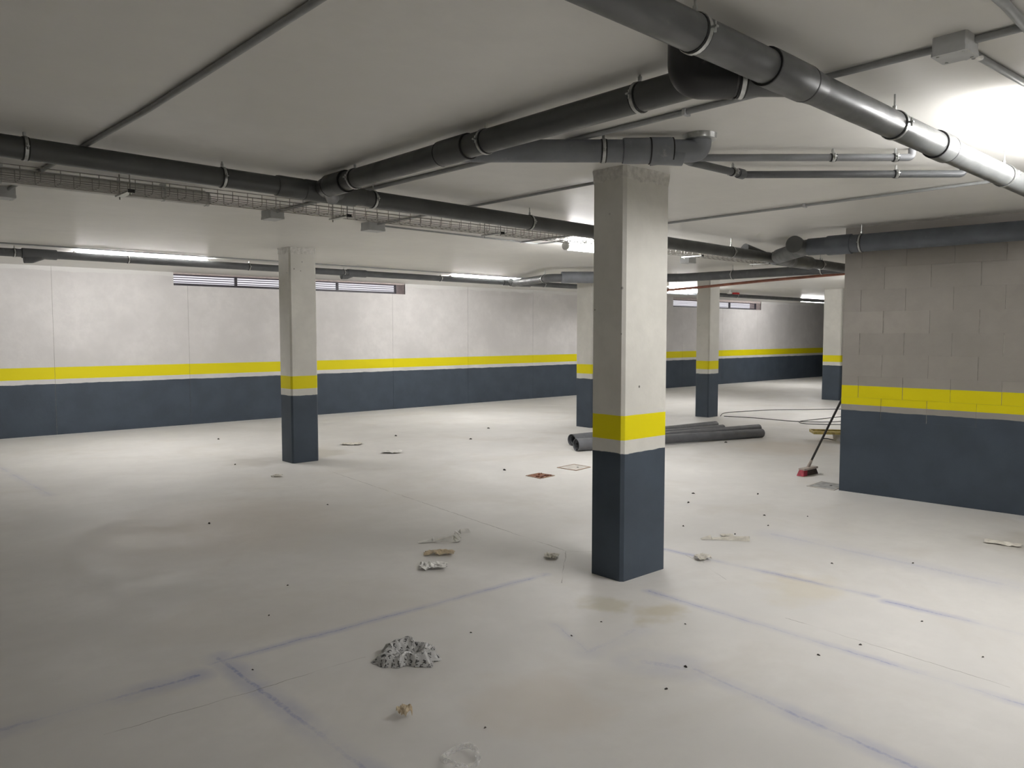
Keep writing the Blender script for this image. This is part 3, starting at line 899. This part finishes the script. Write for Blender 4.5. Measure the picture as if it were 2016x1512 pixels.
# ------------------------------------------------------------------ bucket with paint tray, and cables
bk = thing('paint_bucket', 'white plastic bucket behind the block wall, under the yellow paint tray', 'bucket', (10.68, 5.02, 0))
MB().tube([(10.68, 5.02, 0), (10.68, 5.02, .10)], [.115, .135], 28, inner=[.109, .129]).build('bucket_wall', 'white_plastic', bk, smooth=50)
MB().tube([(10.68, 5.02, .002), (10.68, 5.02, .006)], .108, 28).build('bucket_base', 'white_plastic', bk)
MB().tube([(10.68, 5.02, .092), (10.68, 5.02, .102)], .141, 28, inner=.13).build('rim', 'white_plastic', bk, smooth=50)
pt = thing('paint_tray', 'yellow-stained paint tray lying across the white bucket behind the block wall', 'paint tray', (10.62, 5.08, .103))
pc = Vector((10.60, 5.10, .110)); pax = Vector((.62, -.78, 0)); pay = Vector((.78, .62, 0))
MB().obox(pc, pax, pay, (0, 0, 1), .30, .15, .006).build('tray_floor', 'yellow_paint', pt)
for s in (-1, 1):
    MB().obox(pc + pay * (s * .15) + Vector((0, 0, .012)), pax, pay, (0, 0, 1), .30, .006, .018).build('tray_side', 'yellow_paint', pt)
    MB().obox(pc + pax * (s * .30) + Vector((0, 0, .012)), pax, pay, (0, 0, 1), .006, .156, .018).build('tray_end', 'yellow_paint', pt)

def cable(pts, label):
    p = [(x, y, .0065) for x, y in pts]
    q = fillet(p, .8, 10)
    o = MB().tube(q, .006, 8).build('floor_cable', 'cable', smooth=60, loc=p[0])
    tag(o, label, 'cable', 'thin black cables on the floor')
cable([(12.20, 7.99), (12.75, 8.30), (13.9, 7.98), (15.07, 7.14), (17.0, 5.9)], 'black cable looping from the slim column to the right, farthest one on the floor')
cable([(12.22, 7.93), (12.37, 7.4), (12.367, 6.595), (12.70, 6.22), (13.6, 5.9)], 'black cable running from the slim column towards the yellow tray')
cable([(14.6, 6.50), (13.698, 6.483), (12.42, 6.62), (12.15, 6.40), (12.45, 5.93), (13.2, 5.6)], 'black cable making a narrow loop in front of the slim column')
cable([(10.64, 5.30), (10.70, 5.25), (10.55, 4.96), (10.6, 4.5)], 'short black cable at the foot of the white bucket')

# ------------------------------------------------------------------ litter on the floor
def crumple(name, label, cat, cx, cy, sx, sy, rot, h, mat, seed, n=14, fold=1.0, group=None, ragged=.25, curl=0.0):
    """crumpled sheet: irregular outline, many folds, resting on the floor"""
    vs_, fs_, uv = [], [], []
    ca, sa = math.cos(rot), math.sin(rot)
    zmin = 9
    for j in range(n + 1):
        for i in range(n + 1):
            u, v = i / n * 2 - 1, j / n * 2 - 1
            ang = math.atan2(v, u)
            rr = 1 + ragged * noise.noise(Vector((math.cos(ang) * 1.7, math.sin(ang) * 1.7, seed * 3.1)))
            x = u * sx / 2 * rr; y = v * sy / 2 * rr
            q = Vector((u * 1.6 * fold, v * 1.6 * fold, seed * 7.7))
            ridge = 1 - abs(noise.noise(q * 1.3)) * 2
            z = h * (.45 * ridge + .35 * abs(noise.noise(q * 2.7)) + .25 * (1 - max(abs(u), abs(v))))
            z += curl * h * max(abs(u), abs(v)) ** 4
            jx = noise.noise(q * 2.1 + Vector((9, 0, 0))) * sx * .06
            jy = noise.noise(q * 2.1 + Vector((0, 9, 0))) * sy * .06
            x += jx; y += jy
            zmin = min(zmin, z)
            vs_.append([cx + x * ca - y * sa, cy + x * sa + y * ca, z]); uv.append((i / n, j / n))
    for p in vs_:
        p[2] = max(.0008, p[2] - zmin + .001)
    for j in range(n):
        for i in range(n):
            a = j * (n + 1) + i
            fs_.append((a, a + 1, a + n + 2, a + n + 1))
    o = MB().add(vs_, fs_).build(name, mat, loc=(cx, cy, 0))
    ul = o.data.uv_layers.new(name='UVMap')
    for lp in o.data.loops:
        ul.data[lp.index].uv = uv[lp.vertex_index]
    tag(o, label, cat, group)
    sm = o.modifiers.new('film', 'SOLIDIFY'); sm.thickness = .0006; sm.offset = 1
    return o
g = 'scraps of tape and paper on the floor'
def plastic_bag(cx, cy, sx, sy, rot, h, n=30):
    """film bag lying in a heap: hollow in the middle, sharp creases in several directions"""
    rg_ = random.Random(21)
    cre = [(rg_.uniform(0, math.pi), rg_.uniform(1.3, 4.2), rg_.uniform(0, 1), rg_.uniform(.05, .11)) for _ in range(8)]
    ca, sa = math.cos(rot), math.sin(rot)
    vs_, fs_, uv = [], [], []
    for j in range(n + 1):
        for i in range(n + 1):
            u, v = i / n * 2 - 1, j / n * 2 - 1
            # square to rounded outline
            x = u * math.sqrt(1 - v * v * .28); y = v * math.sqrt(1 - u * u * .28)
            ang = math.atan2(y, x)
            rr = 1 + .10 * math.sin(3 * ang + 1) + .07 * math.sin(7 * ang + .4) + .05 * math.sin(13 * ang)
            d = math.hypot(x, y)
            rim = math.exp(-((d - .72) / .30) ** 2)
            z = .35 + .75 * rim * (1 + .35 * math.sin(2 * ang + .6))
            for (th, fq, ph, am) in cre:
                w = (x * math.cos(th) + y * math.sin(th)) * fq + ph
                z += am * (abs((w % 1.0) * 2 - 1) - .5) * 1.6
            edge = max(abs(u), abs(v))
            z *= 1 - max(0, edge - .80) / .20 * .92
            px, py = x * rr * sx / 2, y * rr * sy / 2
            vs_.append((cx + px * ca - py * sa, cy + px * sa + py * ca, max(.001, z * h)))
            uv.append((i / n, j / n))
    for j in range(n):
        for i in range(n):
            a_ = j * (n + 1) + i
            fs_.append((a_, a_ + 1, a_ + n + 2, a_ + n + 1))
    o = MB().add(vs_, fs_).build('plastic_bag', 'bag', loc=(cx, cy, 0))
    ul = o.data.uv_layers.new(name='UVMap')
    for lp in o.data.loops:
        ul.data[lp.index].uv = uv[lp.vertex_index]
    tag(o, 'crumpled grey plastic bag printed with black lettering, in the left foreground', 'bag')
plastic_bag(2.000, 2.965, .25, .28, .80, .038)
crumple('paper_ball', 'tan crumpled ball of masking tape in front of the printed bag', 'litter', 1.670, 2.500, .055, .050, .3, .055, 'paper_tan', 5, n=8, fold=.8, group=g)
def strip(label, pts, w, mat, seed, cat='litter'):
    """twisted ribbon of tape"""
    rg_ = random.Random(seed)
    q = fillet([(x, y, z) for x, y, z in pts], .05, 5)
    vs_, fs_ = [], []
    for i, p in enumerate(q):
        a = q[max(0, i - 1)]; b = q[min(len(q) - 1, i + 1)]
        d = (b - a).normalized(); s = Vector((-d.y, d.x, 0)).normalized()
        tw = noise.noise(Vector((i * .35, seed, 0))) * 2.2
        off = (s * math.cos(tw) + Vector((0, 0, 1)) * abs(math.sin(tw))) * w
        lift = max(.001, p.z)
        vs_ += [(p.x - off.x / 2, p.y - off.y / 2, lift), (p.x + off.x / 2, p.y + off.y / 2, lift + abs(off.z))]
    for i in range(len(q) - 1):
        fs_.append((2 * i, 2 * i + 1, 2 * i + 3, 2 * i + 2))
    o = MB().add(vs_, fs_).build('tape_strip', mat, loc=(pts[0][0], pts[0][1], 0))
    tag(o, label, cat, g)
    sm = o.modifiers.new('film', 'SOLIDIFY'); sm.thickness = .0008
strip('long white strip of torn tape, farthest of the scraps left of the nearest column', [(3.18, 4.57, .002), (3.27, 4.52, .006), (3.40, 4.40, .004), (3.45, 4.45, .012), (3.52, 4.56, .006), (3.62, 4.53, .012)], .048, 'white_film', 2)
crumple('paper_scrap', 'tan scrap of crumpled tape between two white scraps', 'litter', 3.12, 4.23, .085, .19, .85, .035, 'paper_tan', 8, n=10, fold=1.2, group=g)
crumple('paper_scrap', 'white crumpled scrap below the tan scrap, left of the nearest column', 'litter', 2.905, 4.010, .12, .17, .9, .045, 'white_film', 11, n=11, fold=1.3, group=g)
crumple('paper_scrap', 'pale crumpled scrap at the left foot of the nearest column', 'litter', 3.63, 3.665, .10, .09, .4, .030, 'paper', 13, n=8, group=g)
crumple('paper_scrap', 'pale crumpled scrap at the right foot of the nearest column', 'litter', 4.36, 2.975, .09, .10, 1.1, .035, 'paper', 17, n=8, group=g)
strip('flat pale strip of tape on the floor right of the nearest column', [(4.77, 3.27, .003), (4.83, 3.22, .003), (4.90, 3.12, .003), (4.98, 3.00, .004)], .035, 'paper', 5)
crumple('paper_scrap', 'small pale scrap just behind the flat strip, right of the nearest column', 'litter', 5.00, 3.20, .07, .09, .7, .016, 'paper', 19, n=7, group=g)
crumple('paper_scrap', 'pale scrap on the floor near the right edge, before the block wall', 'litter', 6.27, 1.76, .10, .22, .2, .020, 'paper', 23, n=8, group=g)
crumple('paper_scrap', 'pale scrap between the alone-standing column and the far wall', 'litter', 5.38, 9.27, .20, .28, .8, .03, 'paper', 29, n=8, group=g)
crumple('paper_scrap', 'pale scrap right of the foot of the alone-standing column', 'litter', 5.38, 8.30, .20, .24, .8, .035, 'white_film', 31, n=8, group=g)
crumple('paper_scrap', 'small pale scrap in front of the alone-standing column', 'litter', 3.58, 7.70, .08, .10, .8, .025, 'paper', 37, n=7, group=g)
rp = [(1.640 + .062 * math.cos(a) * (1 + .08 * math.sin(3 * a)), 2.105 + .062 * math.sin(a), .012 + .008 * math.sin(2 * a + 1)) for a in [2 * math.pi * k / 28 for k in range(29)]]
o = MB().tube(rp, .010, 8).build('plastic_ring', 'clear', smooth=60, loc=(1.640, 2.105, 0))
tag(o, 'clear curl of plastic film at the bottom edge of the picture', 'litter')

crumbs = [(2.276, 6.132, 2), (5.598, 6.389, 3), (6.093, 4.27, 2), (5.727, 4.066, 2.2), (6.522, 3.855, 2), (4.997, 3.591, 1.6), (5.792, 3.359, 1.5), (5.504, 3.159, 1.3),
          (2.871, 2.039, 1.4), (3.439, 1.703, 1.1), (2.626, 1.961, 1.2), (1.848, 2.222, .9), (2.401, 2.997, .9), (3.304, 6.121, 1.3), (3.705, 1.626, 1.2),
          (3.986, 1.183, 1.0), (1.403, 3.308, .8), (5.081, 3.185, 1.5), (2.749, 2.633, .9), (6.024, 3.104, 1.2), (4.231, 10.974, 3), (3.544, 8.714, 2), (3.0, 2.66, .8), (4.9, 2.35, 1.2),
          (5.3, 2.0, 1.2), (1.2, 2.3, .7), (6.9, 8.6, 3), (7.9, 9.4, 3), (6.3, 9.6, 3), (9.3, 6.0, 3), (2.05, 4.3, 1), (1.75, 3.9, 1), (4.25, 1.55, 1), (3.3, 2.35, .8)]
rg = random.Random(11)
for x, y, s in crumbs:
    s *= .0060
    mb = MB()
    k = 7
    vs_ = []
    a0 = rg.uniform(0, 3)
    for lv, (zz, f) in enumerate(((0, 1), (s * .55, .75), (s * .9, .25))):
        for i in range(k):
            a = 2 * math.pi * i / k
            r_ = s * f * rg.uniform(.6, 1.15)
            px, py = r_ * 1.5 * math.cos(a), r_ * .8 * math.sin(a)
            vs_.append((x + px * math.cos(a0) - py * math.sin(a0), y + px * math.sin(a0) + py * math.cos(a0), zz + .0004))
    fs_ = [tuple(range(k - 1, -1, -1)), tuple(range(2 * k, 3 * k))]
    for lv in range(2):
        for i in range(k):
            fs_.append((lv * k + i, lv * k + (i + 1) % k, (lv + 1) * k + (i + 1) % k, (lv + 1) * k + i))
    o = mb.add(vs_, fs_).build('debris_crumb', 'crumb', loc=(x, y, 0))
    tag(o, 'tiny dark crumb of debris on the pale floor', 'debris', 'dark crumbs scattered on the floor')
